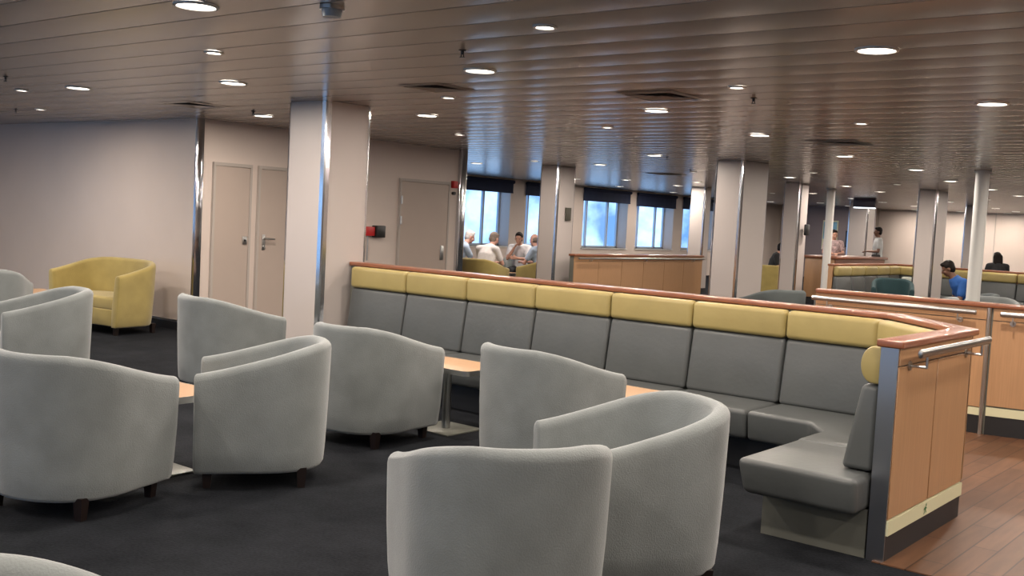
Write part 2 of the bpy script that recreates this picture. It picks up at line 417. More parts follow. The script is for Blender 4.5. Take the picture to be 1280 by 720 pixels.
def make_tub(name, fab, W=.385, DB=.39, FR=.36, hb=.82, ha=.655, th=.085, zb=.095):
    root = empty(name, (0, 0, 0))
    O = resample(outline(W, DB, FR), 57); n = len(O)
    nor = []
    for i in range(n):
        a = O[max(0, i-1)]; b = O[min(n-1, i+1)]
        v = Vector((b[0]-a[0], b[1]-a[1])).normalized(); nn = Vector((v.y, -v.x))   # inward normal
        if nn.dot(Vector((0-O[i][0], -O[i][1]+.1))) < 0: nn = -nn
        nor.append(nn)
    def ring(i, shrink=0.0, dy=0.0):
        x, y = O[i]; nn = nor[i]; zt = rim_z(y, hb, ha)
        kx, ky = .915, .935
        def P(inset, z):      # outer face tapers toward the base
            f = max(0, min(1, (zt-z)/(zt-zb)))
            bx = x*(1-(1-kx)*f*(.45+.55*f)); by = (y*(1-(1-ky)*f) if y < 0 else y*(1-.02*f))
            return [bx+nn.x*inset, by+nn.y*inset+dy, z]
        s = shrink; r = th/2
        pts = [P(.012+s, zb+s), P(0+s, zb+.02+s), P(-.004+s, zb+.12), P(-.004+s, (zt+zb)/2), P(-.001+s, zt-.10), P(0+s, zt-.045-s)]
        for k in (1, 2, 3): pts.append(P(r-(r-s)*math.cos(PI*k/8), zt-.045-s+(.045)*math.sin(PI*k/8)))
        pts.append(P(r, zt-s))
        for k in (5, 6, 7): pts.append(P(r-(r-s)*math.cos(PI*k/8), zt-.045-s+(.045)*math.sin(PI*k/8)))
        q = [P(th-s, zt-.045-s), P(th+.004-s, zt-.12)]
        # inner face: leans slightly with an upholstered swell
        pts += q + [P(th+.018-s, .40), P(th+.02-s, .30), P(th-.0-s, zb+s)]
        return pts
    rings = [ring(0, .022, .012), ring(0, .010, .009), ring(0, .003, .004)]+[ring(i) for i in range(n)]+[ring(n-1, .003, .004), ring(n-1, .010, .009), ring(n-1, .022, .012)]
    bm = B(); loft(bm, rings); mesh_obj('tub_shell', bm, fab, root, angle=60)
    # piping seam up the front edge of each arm is part of the shell; seat cushion
    iw = W-th-.022; ib = DB-th-.02
    so = resample([(x*iw/W, (y*ib/DB if y < 0 else y*(FR-.035)/FR)) for x, y in outline(W, DB, FR)], 40)
    bm = B(); lay = []
    for z, k in ((.30, .97), (.315, 1), (.39, 1), (.415, .985), (.430, .95), (.438, .85), (.443, .5)):
        lay.append([(x*k, (y-.0)*k+(.0), z) for x, y in so])
    loft(bm, lay); mesh_obj('seat_cushion', bm, fab, root, angle=50)
    bm = B(); box(bm, -iw*.93, iw*.93, FR-.09, FR-.025, zb+.01, .298); bevel(bm, .012, 3); mesh_obj('front_rail', bm, fab, root)
    bm = B(); so2 = [(x*.97, y*.95) for x, y in so]
    loft(bm, [[(x, y, zb+.004) for x, y in so2], [(x, y, .30) for x, y in [(a*.96, b*.96) for a, b in so2]]]); mesh_obj('seat_base', bm, BLACK, root, smooth=False)
    for sx in (-1, 1):
        for yy in (-.23, FR-.07):
            bm = B(); cx = sx*(W*.915-.085); 
            hexa(bm, [(cx-.02, yy-.02), (cx+.02, yy-.02), (cx+.02, yy+.02), (cx-.02, yy+.02)], [(cx-.028, yy-.028), (cx+.028, yy-.028), (cx+.028, yy+.028), (cx-.028, yy+.028)], 0, zb+.02)
            mesh_obj('leg', bm, DARKWOOD, root, smooth=False)
    return root
G1 = 'grey tub armchairs in the near lounge'
proto = make_tub('tub_armchair', GREY_FAB)
near = [(-5.17, 2.86, 19, 'large grey armchair at the left edge, back to the camera, nearest the small table'),
        (-5.01, 3.95, 142, 'grey armchair facing left over the small table, between two blue-grey backs'),
        (-8.53, 4.42, 165, 'grey armchair with open side to the left, in front of the yellow sofa'),
        (-11.02, 5.11, 52, 'distant grey armchair cut by the left edge, left of the yellow sofa'),
        (-7.55, 5.53, -8, 'blue-grey armchair seen from behind, in front of the doors, left of the nearest column'),
        (-5.40, 5.18, 6, 'grey armchair seen from behind, just right of the nearest column, beside the banquette'),
        (-3.99, 5.33, -7, 'grey armchair seen from behind at the photo centre, arm sloping down to the right'),
        (-2.50, 4.08, 147, 'grey armchair with creased inner back, open to the left, behind the nearest armchair'),
        (-2.44, 3.06, 55, 'nearest grey armchair with its back to the camera, at the bottom centre'),
        (-1.95, 0.98, 300, 'grey armchair showing only its top rim at the bottom left corner')]
for i, (x, y, a, lab) in enumerate(near):
    o = proto if i == 0 else copy_tree(proto)
    o.location = (x, y, 0); o.rotation_euler = (0, 0, R(a)); tag(o, lab, 'armchair', G1)
sofa = make_tub('tub_sofa', YEL_FAB, W=.66, DB=.38, FR=.36, hb=.86, ha=.70)
sofa.location = (-11.78, 6.93, 0); sofa.rotation_euler = (0, 0, R(187))
tag(sofa, 'mustard yellow two-seat tub sofa against the beige wall', 'sofa')
yp = make_tub('tub_armchair', YEL_FAB)
for i, (x, y, a, lab) in enumerate([(-12.86, 15.1, 8, 'yellow tub armchair holding the person in white seen from behind, at the windows'),
                                    (-12.62, 16.65, 90, 'yellow tub armchair next to the mauve column side, right one of the window group')]):
    o = yp if i == 0 else copy_tree(yp); o.location = (x, y, 0); o.rotation_euler = (0, 0, R(a)); tag(o, lab, 'armchair', 'yellow tub armchairs by the windows')
o = copy_tree(yp); o.location = (-10.85, 23.2, 0); o.rotation_euler = (0, 0, R(20)); tag(o, 'yellow armchair below the dark-dressed seated person, between two columns', 'armchair')
far = [(-6.35, 13.75, 60, SLATE_FAB, 'dark slate armchair just above the banquette rail, right of the tall column pair'),
       (-5.55, 14.15, 20, None, 'pale armchair top above the left end of the second partition rail'),
       (-4.15, 16.15, 200, None, 'pale armchair rim just right of the thick white round pillar'),
       (-3.75, 14.75, 20, None, 'pale armchair rim near the right edge, lowest of three'),
       (-3.22, 15.9, 150, None, 'pale armchair cut by the right edge of the photo'),
       (-4.75, 15.25, 100, None, 'pale armchair top left of the person in blue, before the square column'),
       (-7.02, 20.3, 200, TEAL_FAB, 'dark teal armchair before the far banquette, left of a square column'),
       (-4.72, 17.2, 115, SLATE_FAB, 'dark armchair in which the person in royal blue sits'),
       (-13.76, 15.22, -10, None, 'pale armchair under the white-haired person in pale blue at the windows'),
       (-13.8, 17.42, 205, None, 'pale armchair of the dark-haired person facing the camera at the windows')]
mc = {}
for x, y, a, fab, lab in far:
    src = proto if fab is None else mc.get(fab.name)
    if src is None: o = mc[fab.name] = make_tub('tub_armchair', fab)
    else: o = copy_tree(src)
    o.location = (x, y, 0); o.rotation_euler = (0, 0, R(a)); tag(o, lab, 'armchair', 'armchairs in the far lounge')

# ------------------------------------------------------------------ small tables
def make_table(L=.78, Wd=.48, h=.50):
    r = empty('lounge_table', (0, 0, 0))
    def rr(a, b, rad, n=6):
        pts = []
        for cx, cy, t0 in ((a-rad, b-rad, 0), (-a+rad, b-rad, PI/2), (-a+rad, -b+rad, PI), (a-rad, -b+rad, 1.5*PI)):
            pts += [(cx+rad*math.cos(t0+PI/2*k/n), cy+rad*math.sin(t0+PI/2*k/n)) for k in range(n+1)]
        return pts
    P = rr(L/2-.004, Wd/2-.004, .05); bm = B(); hexa(bm, P, P, h-.032, h); mesh_obj('table_top', bm, BEECHTOP, r, smooth=False)
    bm = B(); Q = rr(L/2, Wd/2, .054); Pi = rr(L/2-.0045, Wd/2-.0045, .05)
    V = loft(bm, [[(x, y, h-.036) for x, y in Q], [(x, y, h+.0012) for x, y in Q], [(x, y, h+.0012) for x, y in Pi], [(x, y, h-.036) for x, y in Pi]], cap=False)
    for i in range(len(Q)): j = (i+1) % len(Q); bm.faces.new((V[3][i], V[3][j], V[0][j], V[0][i]))
    mesh_obj('edge_band', bm, STEEL, r, angle=30)
    bm = B(); cyl(bm, (0,0,.012), (0,0,h-.036), .032, n=24); mesh_obj('pedestal', bm, STEEL, r)
    bm = B(); box(bm, -.09, .09, -.09, .09, h-.042, h-.036); mesh_obj('mounting_plate', bm, STEEL, r)
    bm = B(); box(bm, -.20, .20, -.20, .20, 0, .012); bevel(bm, .004, 2); mesh_obj('base_plate', bm, PLINTH, r)
    return r
tp = make_table()
for i, (x, y, a, lab) in enumerate([(-5.50, 3.52, 0, 'small wooden lounge table between the two grey armchairs at left'),
                                    (-5.27, 5.86, 0, 'wooden lounge table with steel pedestal between the banquette and the armchair right of the column'),
                                    (-3.78, 5.90, 0, 'wooden lounge table behind the armchair at the middle of the photo, before the banquette'),
                                    (-11.55, 5.93, 0, 'wooden lounge table between the far left armchair and the yellow sofa'),
                                    (-13.5, 16.4, 90, 'small table in the middle of the group seated at the windows')]):
    o = tp if i == 0 else copy_tree(tp); o.location = (x, y, 0); o.rotation_euler = (0, 0, R(a)); tag(o, lab, 'table', 'small lounge tables')

# ------------------------------------------------------------------ long banquette and its partition
PATH = [(-7.62, 7.0), (-2.42, 7.0), (-1.83, 6.42), (-1.83, 5.2)]
TH = .09
part = empty('booth_partition', (-1.78, 5.2, 0)); tag(part, 'wood panelled partition with a cherry rail wrapping round the grey and yellow banquette', 'partition')
inv = Matrix.Translation((1.78, -5.2, 0))
def P_(name, bm, m, parent, **k):
    bmesh.ops.transform(bm, matrix=inv, verts=bm.verts); return mesh_obj(name, bm, m, parent, **k)
bm = B(); wallstrip(bm, PATH, .006, TH-.012, 0.0, 1.063); P_('core', bm, PLINTH, part, smooth=False)
bm = B(); wallstrip(bm, [PATH[0], PATH[1], PATH[2], (-1.83, 5.185)], -.022, TH+.022, 1.063, 1.10); bevel(bm, .009, 3); P_('rail_cap', bm, CHERRY, part)
bm = B(); box(bm, -1.829, -1.742, 5.192, 5.20, .0, 1.062); P_('end_plate', bm, BLUEFILM, part, smooth=False)
op = offset_poly(PATH, TH)
# wood panels on the outside of the short arm (two), the diagonal and the long back
for y0, y1 in ((5.205, 5.796), (5.812, 6.40)):
    bm = B(); box(bm, -1.753, -1.738, y0, y1, .215, .97); bevel(bm, .002, 1); P_('side_panel', bm, BEECH, part)
bm = B(); box(bm, -1.753, -1.738, 5.205, 6.40, .978, 1.062); P_('top_fascia', bm, BEECH, part, smooth=False)
a, b = Vector((op[2].x, op[2].y)), Vector((op[1].x, op[1].y)); dv = (b-a).normalized(); nv = Vector((dv.y, -dv.x))
if nv.x < 0: nv = -nv
bm = B(); p0, p1 = a+dv*.02, b-dv*.02
hexa(bm, [(p0.x, p0.y), (p0.x+nv.x*.004, p0.y+nv.y*.004), (p1.x+nv.x*.004, p1.y+nv.y*.004), (p1.x, p1.y)], [(p0.x, p0.y), (p0.x+nv.x*.004, p0.y+nv.y*.004), (p1.x+nv.x*.004, p1.y+nv.y*.004), (p1.x, p1.y)], .215, 1.062)
P_('diagonal_panel', bm, BEECH, part, smooth=False)
xs = [-7.6, -6.86, -6.12, -5.38, -4.64, -3.9, -3.16, -2.44]
for x0, x1 in zip(xs[:-1], xs[1:]):
    bm = B(); box(bm, x0+.005, x1-.005, 7.078, 7.094, .215, 1.062); P_('back_panel', bm, BEECH, part, smooth=False)
bm = B(); box(bm, -1.753, -1.732, 5.20, 6.41, .135, .208); P_('luminous_strip', bm, LUMI, part, smooth=False)
bm = B(); box(bm, -1.76, -1.742, 5.20, 6.41, 0, .133); P_('kickboard', bm, BASEB, part, smooth=False)
bm = B(); wallstrip(bm, [PATH[0], PATH[1], PATH[2]], TH-.01, TH-.002, 0, .2); P_('kickboard', bm, BASEB, part, smooth=False)
# green running-figure pictogram
bm = B(); X = -1.7305
def fl(pts):
    vs = [bm.verts.new((X, y, z)) for y, z in pts]; bm.faces.new(vs)
cy, cz = 5.76, .17
bmesh.ops.create_circle(bm, cap_ends=True, radius=.008, segments=12, matrix=Matrix.Translation((X, cy+.012, cz+.022)) @ Matrix.Rotation(PI/2, 4, 'Y'))
fl([(cy-.006, cz+.014), (cy+.012, cz+.012), (cy+.006, cz-.006), (cy-.010, cz-.004)])
fl([(cy-.010, cz-.003), (cy-.002, cz-.003), (cy-.014, cz-.024), (cy-.026, cz-.024)])
fl([(cy-.002, cz-.003), (cy+.006, cz-.004), (cy+.022, cz-.016), (cy+.016, cz-.024)])
fl([(cy-.006, cz+.013), (cy-.022, cz+.006), (cy-.024, cz-.002), (cy-.006, cz+.004)])
fl([(cy+.012, cz+.011), (cy+.026, cz+.004), (cy+.022, cz-.002), (cy+.010, cz+.004)])
P_('exit_pictogram', bm, GREEN, part, smooth=False)
# handrail
def handrail(pfun, parent, p0, p1, z, off, nrm, brk, name='handrail'):
    bm = B(); p0, p1 = Vector(p0), Vector(p1); d = (p1-p0).normalized(); nrm = Vector(nrm)
    c0, c1 = p0+nrm*off, p1+nrm*off
    def ov(c, sc=1): return [(c.x+nrm.x*.013*sc*math.cos(t), c.y+nrm.y*.013*sc*math.cos(t), z+.022*sc*math.sin(t)) for t in [2*PI*k/14 for k in range(14)]]
    loft(bm, [ov(c0-d*.006, .6), ov(c0), ov(c1), ov(c1+d*.006, .6)]); hr = pfun(name, bm, STEEL, parent)
    for f in brk:
        q = p0+(p1-p0)*f
        bm = B(); qa = Vector((q.x, q.y, z-.075)); n3 = Vector((nrm.x, nrm.y, 0))
        cyl(bm, qa, qa+n3*.008, .024, n=18); cyl(bm, qa+n3*.008, qa+n3*off, .007, n=10); cyl(bm, qa+n3*off-Vector((0,0,.004)), qa+n3*off+Vector((0,0,.056)), .007, n=10)
        br = pfun('handrail_bracket', bm, STEEL, hr)
    return hr
handrail(P_, part, (-1.738, 5.24), (-1.738, 6.44), 1.045, .085, (1, 0), (.09, .88))

bq = empty('banquette', (-4.6, 6.6, 0)); tag(bq, 'long grey vinyl banquette with a mustard head bolster, turning the corner at right', 'bench')
inv2 = Matrix.Translation((4.6, -6.6, 0))
def Q_(name, bm, m, **k):
    bmesh.ops.transform(bm, matrix=inv2, verts=bm.verts); return mesh_obj(name, bm, m, bq, angle=35, **k)
sx = [-7.5, -6.77, -6.04, -5.29, -4.55, -3.83, -3.10]
g = .004
def cushion(name, bot, top, z0, z1, m, bw, seg=4):
    bm = B(); hexa(bm, bot, top, z0, z1); bevel(bm, bw, seg, 25); return Q_(name, bm, m)
for x0, x1 in zip(sx[:-1], sx[1:]):
    a, b = x0+g, x1-g
    cushion('seat_cushion', [(a,6.40),(b,6.40),(b,6.98),(a,6.98)], [(a,6.37),(b,6.37),(b,6.98),(a,6.98)], .22, .42, GREY_VINYL, .035)
    cushion('back_cushion', [(a,6.84),(b,6.84),(b,6.995),(a,6.995)], [(a,6.905),(b,6.905),(b,6.995),(a,6.995)], .415, .865, GREY_VINYL, .03)
    cushion('head_bolster', [(a-.002,6.885),(b+.002,6.885),(b+.002,6.995),(a-.002,6.995)], [(a-.002,6.885),(b+.002,6.885),(b+.002,6.995),(a-.002,6.995)], .866, 1.062, YEL_VINYL, .034, 5)
ip = lambda d: [tuple(v) for v in offset_poly(PATH, d)]
i0, i1 = ip(-.005), ip(-.095)
b0, b1 = ip(-.005), ip(-.16)
h1 = ip(-.115)
x0 = -3.10+g
cushion('seat_cushion', [(x0,6.40),(-2.64,6.40),(-2.46,6.16),(-2.46,5.78),(-1.85,5.78),(-1.84,6.40),(-2.43,6.98),(x0,6.98)], [(x0,6.37),(-2.66,6.37),(-2.49,6.14),(-2.49,5.78),(-1.85,5.78),(-1.84,6.40),(-2.43,6.98),(x0,6.98)], .22, .42, GREY_VINYL, .03)
cushion('back_cushion', [(x0,6.84),(b1[1][0],b1[1][1]),b0[1],(x0,6.995)], [(x0,6.905),i1[1],i0[1],(x0,6.995)], .415, .865, GREY_VINYL, .03)
cushion('back_cushion', [b1[1],b1[2],b0[2],b0[1]], [i1[1],i1[2],i0[2],i0[1]], .415, .865, GREY_VINYL, .03)
cushion('head_bolster', [(x0,6.885),h1[1],i0[1],(x0,6.995)], [(x0,6.885),h1[1],i0[1],(x0,6.995)], .866, 1.062, YEL_VINYL, .034, 5)
cushion('head_bolster', [h1[1],h1[2],i0[2],i0[1]], [h1[1],h1[2],i0[2],i0[1]], .866, 1.062, YEL_VINYL, .034, 5)
# short arm
cushion('seat_cushion', [(-2.44,5.03),(-1.84,5.03),(-1.84,5.77),(-2.44,5.77)], [(-2.47,5.0),(-1.84,5.0),(-1.84,5.77),(-2.47,5.77)], .24, .425, GREY_VINYL, .035)
cushion('back_cushion', [(-2.0,5.21),(-1.835,5.21),(-1.835,b1[2][1]),(-2.0,b1[2][1])], [(-1.93,5.235),(-1.835,5.235),(-1.835,b1[2][1]),(-1.93,b1[2][1])], .43, .865, GREY_VINYL, .03)
bm = B(); n = 18; arc = [(-1.835, .87)]+[(-1.875-.065*math.sin(PI*k/n), .965-.093*math.cos(PI*k/n)) for k in range(n+1)]+[(-1.835, 1.058)]
yend = h1[2][1]
def arcat(y, s):
    cx, cz = -1.86, .965
    return [(cx+(x-cx)*s, y, cz+(z-cz)*s) for x, z in arc]
loft(bm, [arcat(5.222, .8), arcat(5.228, .95), arcat(5.238, 1), arcat(yend, 1)]); Q_('head_bolster', bm, YEL_VINYL)
bm = B(); hexa(bm, *[[(-7.5,6.56),(-2.62,6.56),(-2.36,6.2),(-2.36,5.22),(-1.84,5.22),(-1.84,6.40),(-2.43,6.98),(-7.5,6.98)]]*2, 0, .222); Q_('plinth', bm, BASEB)  # steel plinth coloured black for the shade of the recess under the seats
bm = B(); box(bm, -2.40, -1.84, 5.205, 5.217, 0, .245); Q_('plinth_end_panel', bm, PLINTH)

# ------------------------------------------------------------------ second partition across the aisle
p2 = empty('aisle_partition', (-3.2, 9.35, 0)); tag(p2, 'second wood partition with cherry rail and steel handrail across the aisle, at the right edge', 'partition')
inv3 = Matrix.Translation((3.2, -9.35, 0))
def S_(name, bm, m, parent, **k):
    bmesh.ops.transform(bm, matrix=inv3, verts=bm.verts); return mesh_obj(name, bm, m, parent, **k)
PB = [(-.85, 9.66), (-2.40, 9.34), (-3.92, 9.34)]      # outside (left of direction) is towards the aisle (-Y)
bm = B(); wallstrip(bm, PB, -.10, -.012, 0, 1.063); S_('core', bm, PLINTH, p2, smooth=False)
bm = B(); wallstrip(bm, PB, -.12, .03, 1.063, 1.10); bevel(bm, .009, 3); S_('rail_cap', bm, CHERRY, p2)
def seg_panel(a, b, z0, z1, name, m, t=(-.010, .004), ch=None):
    bm = B(); wallstrip(bm, [a, b], t[0], t[1], z0, z1); return S_(name, bm, m, p2, smooth=False)
def along(a, b, f): return (a[0]+(b[0]-a[0])*f, a[1]+(b[1]-a[1])*f)
A0, A1 = (-2.435, 9.34), (-3.92, 9.34)
for f0, f1 in ((0, .497), (.503, 1)): seg_panel(along(A0,A1,f0), along(A0,A1,f1), .23, .955, 'side_panel', BEECH)
seg_panel(A0, A1, .962, 1.062, 'top_fascia', BEECH)
B0, B1 = (-.85, 9.66), (-2.385, 9.343)
for f0, f1 in ((0, .497), (.503, 1)): seg_panel(along(B0,B1,f0), along(B0,B1,f1), .25, .955, 'side_panel', BEECH)
seg_panel(B0, B1, .962, 1.062, 'top_fascia', BEECH)
bm = B(); cyl(bm, (-2.415, 9.328, 0), (-2.415, 9.328, 1.063), .018, n=16); S_('corner_post', bm, STEEL, p2)
seg_panel(A0, A1, .16, .222, 'luminous_strip', LUMI, (-.01, .006)); seg_panel(B0, B1, .165, .235, 'luminous_strip', LUMI, (-.01, .006))
seg_panel(A0, A1, 0, .158, 'kickboard', BASEB, (-.01, 0)); seg_panel(B0, B1, 0, .162, 'kickboard', BASEB, (-.01, 0))
handrail(S_, p2, (-3.92, 9.336), (-2.50, 9.336), 1.02, .085, (0, -1), (.10, .9))
dB = (Vector(B0)-Vector(B1)).normalized(); nB = Vector((dB.y, -dB.x))
handrail(S_, p2, tuple(Vector(B1)+dB*.06), tuple(Vector(B0)), 1.02, .085, tuple(nB), (.06, .9))
bm = B(); q = Vector(B1)+dB*.30+nB*.0075
for (u0, u1, z0, z1) in ((0, .03, .178, .19), (.012, .022, .19, .215), (.03, .045, .186, .20)):
    vs = [bm.verts.new((q.x+dB.x*u, q.y+dB.y*u, z)) for u, z in ((u0,z0),(u1,z0),(u1,z1),(u0,z1))]; bm.faces.new(vs)
S_('exit_pictogram', bm, GREEN, p2, smooth=False)

# ------------------------------------------------------------------ partition below the port windows (runs along Y)
def low_partition(name, x, y0, y1, n, label, z=1.0):
    r = empty(name, (x, y0, 0)); tag(r, label, 'partition'); L = y1-y0
    bm = B(); box(bm, -.10, -.012, 0, L, 0, z-.04); mesh_obj('core', bm, PLINTH, r, smooth=False)
    bm = B(); box(bm, -.12, .03, -.02, L+.02, z-.04, z); bevel(bm, .01, 2); mesh_obj('rail_cap', bm, CHERRY, r)
    bm = B(); cyl(bm, (.07, .05, z-.075), (.07, L-.05, z-.075), .018, n=12); hr = mesh_obj('handrail', bm, STEEL, r)
    for f in (.1, .5, .9):
        bm = B(); cyl(bm, (-.01, L*f, z-.12), (.07, L*f, z-.12), .008, n=8); cyl(bm, (.07, L*f, z-.12), (.07, L*f, z-.08), .008, n=8); mesh_obj('handrail_bracket', bm, STEEL, hr)
    for k in range(n):
        bm = B(); box(bm, -.012, 0, L*k/n+.006, L*(k+1)/n-.006, .16, z-.14); mesh_obj('side_panel', bm, BEECH, r, smooth=False)
    bm = B(); box(bm, -.012, 0, 0, L, z-.134, z-.04); mesh_obj('top_fascia', bm, BEECH, r, smooth=False)
    bm = B(); box(bm, -.016, -.006, 0, L, 0, .155); mesh_obj('kickboard', bm, BASEB, r, smooth=False)
low_partition('window_partition', -11.3, 15.85, 20.65, 6, 'low wood panelled partition with cherry rail below the port windows', 1.0)

# ------------------------------------------------------------------ service counter far right of centre
r = empty('service_counter', (-9.8, 23.4, 0)); tag(r, 'brown wood service counter with a dark top, behind the thin white round pillar', 'counter')
bm = B(); box(bm, -.35, .35, 0, 3.2, .14, 1.04); bevel(bm, .01, 2); mesh_obj('counter_body', bm, BEECH, r)
bm = B(); box(bm, -.40, .42, -.05, 3.25, 1.04, 1.10); bevel(bm, .012, 2); mesh_obj('counter_top', bm, CHERRY, r)
bm = B(); box(bm, .35, .362, .02, 3.18, .93, 1.03); mesh_obj('front_fascia', bm, CHERRY, r)
bm = B(); box(bm, -.31, .31, .05, 3.15, 0, .14); mesh_obj('kickboard', bm, BASEB, r)

# ------------------------------------------------------------------ far banquette (two runs)
def far_bench(name, path, label, n_each):
    """outside left of the direction, seats on the right-hand side"""
    r = empty(name, (path[1][0], path[1][1], 0)); tag(r, label, 'bench')
    iv = Matrix.Translation((-path[1][0], -path[1][1], 0))
    def T_(nm, bm, m, **k):
        bmesh.ops.transform(bm, matrix=iv, verts=bm.verts); return mesh_obj(nm, bm, m, r, **k)
    bm = B(); wallstrip(bm, path, 0, .09, 0, .99); T_('backboard', bm, BEECH, smooth=False)
    bm = B(); wallstrip(bm, path, -.02, .11, .99, 1.03); bevel(bm, .009, 2); T_('rail_cap', bm, CHERRY)
    bm = B(); wallstrip(bm, path, -.42, -.01, 0, .24); T_('plinth', bm, PLINTH, smooth=False)
    for (a, b), n in zip(zip(path[:-1], path[1:]), n_each):
        a, b = Vector(a), Vector(b); d = (b-a).normalized(); nn = Vector((d.y, -d.x)); L = (b-a).length
        for k in range(n):
            s0, s1 = a+d*(L*k/n+.005), a+d*(L*(k+1)/n-.005)
            def quad(o0, o1): return [tuple(s0+nn*o0), tuple(s1+nn*o0), tuple(s1+nn*o1), tuple(s0+nn*o1)]
            for nm, q0, q1, z0, z1, m, bw in (('seat_cushion', quad(.01,.60), quad(.01,.62), .24, .42, GREY_VINYL, .03),
                                              ('back_cushion', quad(.005,.15), quad(.005,.09), .42, .79, GREY_VINYL, .03),
                                              ('head_bolster', quad(.005,.115), quad(.005,.115), .792, 0.985, YEL_VINYL, .05)):
                bm = B(); hexa(bm, q0, q1, z0, z1); bevel(bm, bw, 3, 25); T_(nm, bm, m)
far_bench('far_banquette', [(-8.1, 20.0), (-8.1, 23.62), (.2, 23.62)], 'distant grey banquette with mustard bolster beyond the second partition', (5, 10))

# ------------------------------------------------------------------ ceiling lights
def make_light(nm, rad, power, col=(1, .89, .78)):
    r = empty(nm, (0, 0, CE))
    bm = B(); n = 32
    ring = lambda rr, z: [(rr*math.cos(2*PI*k/n), rr*math.sin(2*PI*k/n), z) for k in range(n)]
    loft(bm, [ring(rad+.018, -.001), ring(rad+.016, -.012), ring(rad+.002, -.014), ring(rad-.002, -.004)], cap=False); mesh_obj('trim_ring', bm, WHITEP, r)
    bm = B(); loft(bm, [ring(rad, -.0045), ring(rad, -.0085)]); mesh_obj('diffuser', bm, LAMP, r, smooth=False)
    li = bpy.data.lights.new('lamp', 'AREA'); li.shape = 'DISK'; li.size = rad*1.9; li.energy = power; li.color = col
    lo = bpy.data.objects.new('lamp', li); COL.objects.link(lo); lo.location = (0, 0, -.02); lo.parent = r
    return r
big = [(-2.14,5.67),(-4.85,5.57),(-7.45,5.45),(-9.46,5.20),(-2.2,8.13),(-4.93,8.02),(-7.58,7.92),(-9.76,7.56),(-4.76,3.24),(-2.14,3.2),(-7.4,3.2),
       (.45,3.2),(.45,5.67),(.45,8.13),(.45,10.6),(.45,13.1),(3.0,5.67),(3.0,10.6),(3.0,0.7),
       (-2.3,10.6),(-5.06,10.3),(-2.5,13.1),(-5.27,13.14),(-8.07,13.15),(-10.2,3.2),(-13.0,3.2),(-13.0,5.4),(-15.5,4.2),(-5.2,15.65),(-2.6,15.65),(-8.2,15.7),(-10.47,15.3),(-13.3,15.3),(-5.57,18.51),(-8.32,18.25),
       (-13.3,18.0),(-2.9,18.5),(-.2,18.5),(-5.64,21.2),(-8.39,21.1),(-13.3,20.5),(-11.64,20.8),(-2.9,21.2),(-13.35,22.9),(-5.75,23.71),(-8.53,23.4),(-10.94,25.37),(-15.9,24.2),
       (-3.0,23.7),(-7.1,26.3),(-16.1,27.4),(-10.99,28.13),(-8.59,28.54),(-5.8,28.5),(-10.98,30.4),(-8.55,32.81),(-13.92,32.97),(-5.9,33),(-2.9,29),(-13.99,35.5),(-8.63,35.4),(-5.9,36.2),(-11.0,33.2),(-3.2,34.5),(-.3,31),(-.3,26),(-15.9,33.5),(-12.4,37.5),(-10.9,37.5),(-9.4,37.5),(-7.0,37.5),(-4.2,37.5),(-.4,35.5),(-2.14,.7),(-4.8,.7),(-7.4,.7),(.45,.7),(-10.2,.7),(-14,.7),(-2.1,-1.8),(-7.4,-1.8),(.5,-2)]  # row along the far wall and the lamp before it added to brighten it
small = [(-3.42,4.42),(-3.55,6.82),(-6.22,6.75),(-10.37,5.12),(-12.42,6.36),(-11.37,14.6),(-14.75,20.64),(-6.98,20.01),(-7.1,22.61),(-12.3,26.0),(-13.7,30.2),(-7.2,16.7),(-9.6,17.0),(-.9,6.9),(-3.6,9.3),(-6.3,9.3),(-1.0,4.3),(-6.1,4.3),(-8.9,9.9)]
pb = make_light('downlight', .098, 42); ps = make_light('spot_light', .047, 17)
def where(x, y):
    # describes the light by what it hangs over
    if y < 4 : return 'over the near carpet'
    if x > -1.5: return 'over the wood aisle at right'
    if y < 6.6: return 'above the near armchairs' if x > -6 else 'above the far left armchairs'
    if y < 9.3: return 'above the long banquette' if x > -6.5 else 'near the door wall'
    if y < 14: return 'beyond the second partition'
    if y < 20: return 'over the middle lounge' if x > -9 else 'over the window bay'
    return 'in the distant lounge' if x > -9 else 'near the far port side'
for lst, pr_, base, grp in ((big, pb, 'wide round white ceiling downlight', 'wide round downlights'), (small, ps, 'small round ceiling spotlight', 'small round spotlights')):
    near_named = {(-2.14,5.67): 'largest bright downlight, at the top right of the photo', (-4.85,5.57): 'wide downlight right of the top centre, above the middle armchair',
                  (-2.2,8.13): 'wide downlight near the right edge, above the handrail partition', (-4.93,8.02): 'wide downlight beside the square ceiling diffuser',
                  (-7.58,7.92): 'wide downlight left of centre, right of the nearest column', (-9.76,7.56): 'wide downlight just left of the nearest column head',
                  (-9.46,5.20): 'wide elongated downlight at the upper left', (-3.42,4.42): 'small bright spotlight at the top centre', (-3.55,6.82): 'small spotlight beside the black sprinkler head, right of centre',
                  (-6.22,6.75): 'small spotlight above the middle of the banquette', (-10.37,5.12): 'small spotlight at the far left, upper of two', (-12.42,6.36): 'small spotlight at the far left, lower of two',
                  (-4.76,3.24): 'wide downlight cut by the top edge at left', (-5.06,10.3): 'wide downlight above the square column behind the banquette'}
    for i, (x, y) in enumerate(lst):
        o = pr_ if i == 0 else copy_tree(pr_)
        o.location = (x, y, CE)
        tag(o, near_named.get((x, y), base+' '+where(x, y)), 'ceiling light', grp+' '+where(x, y))

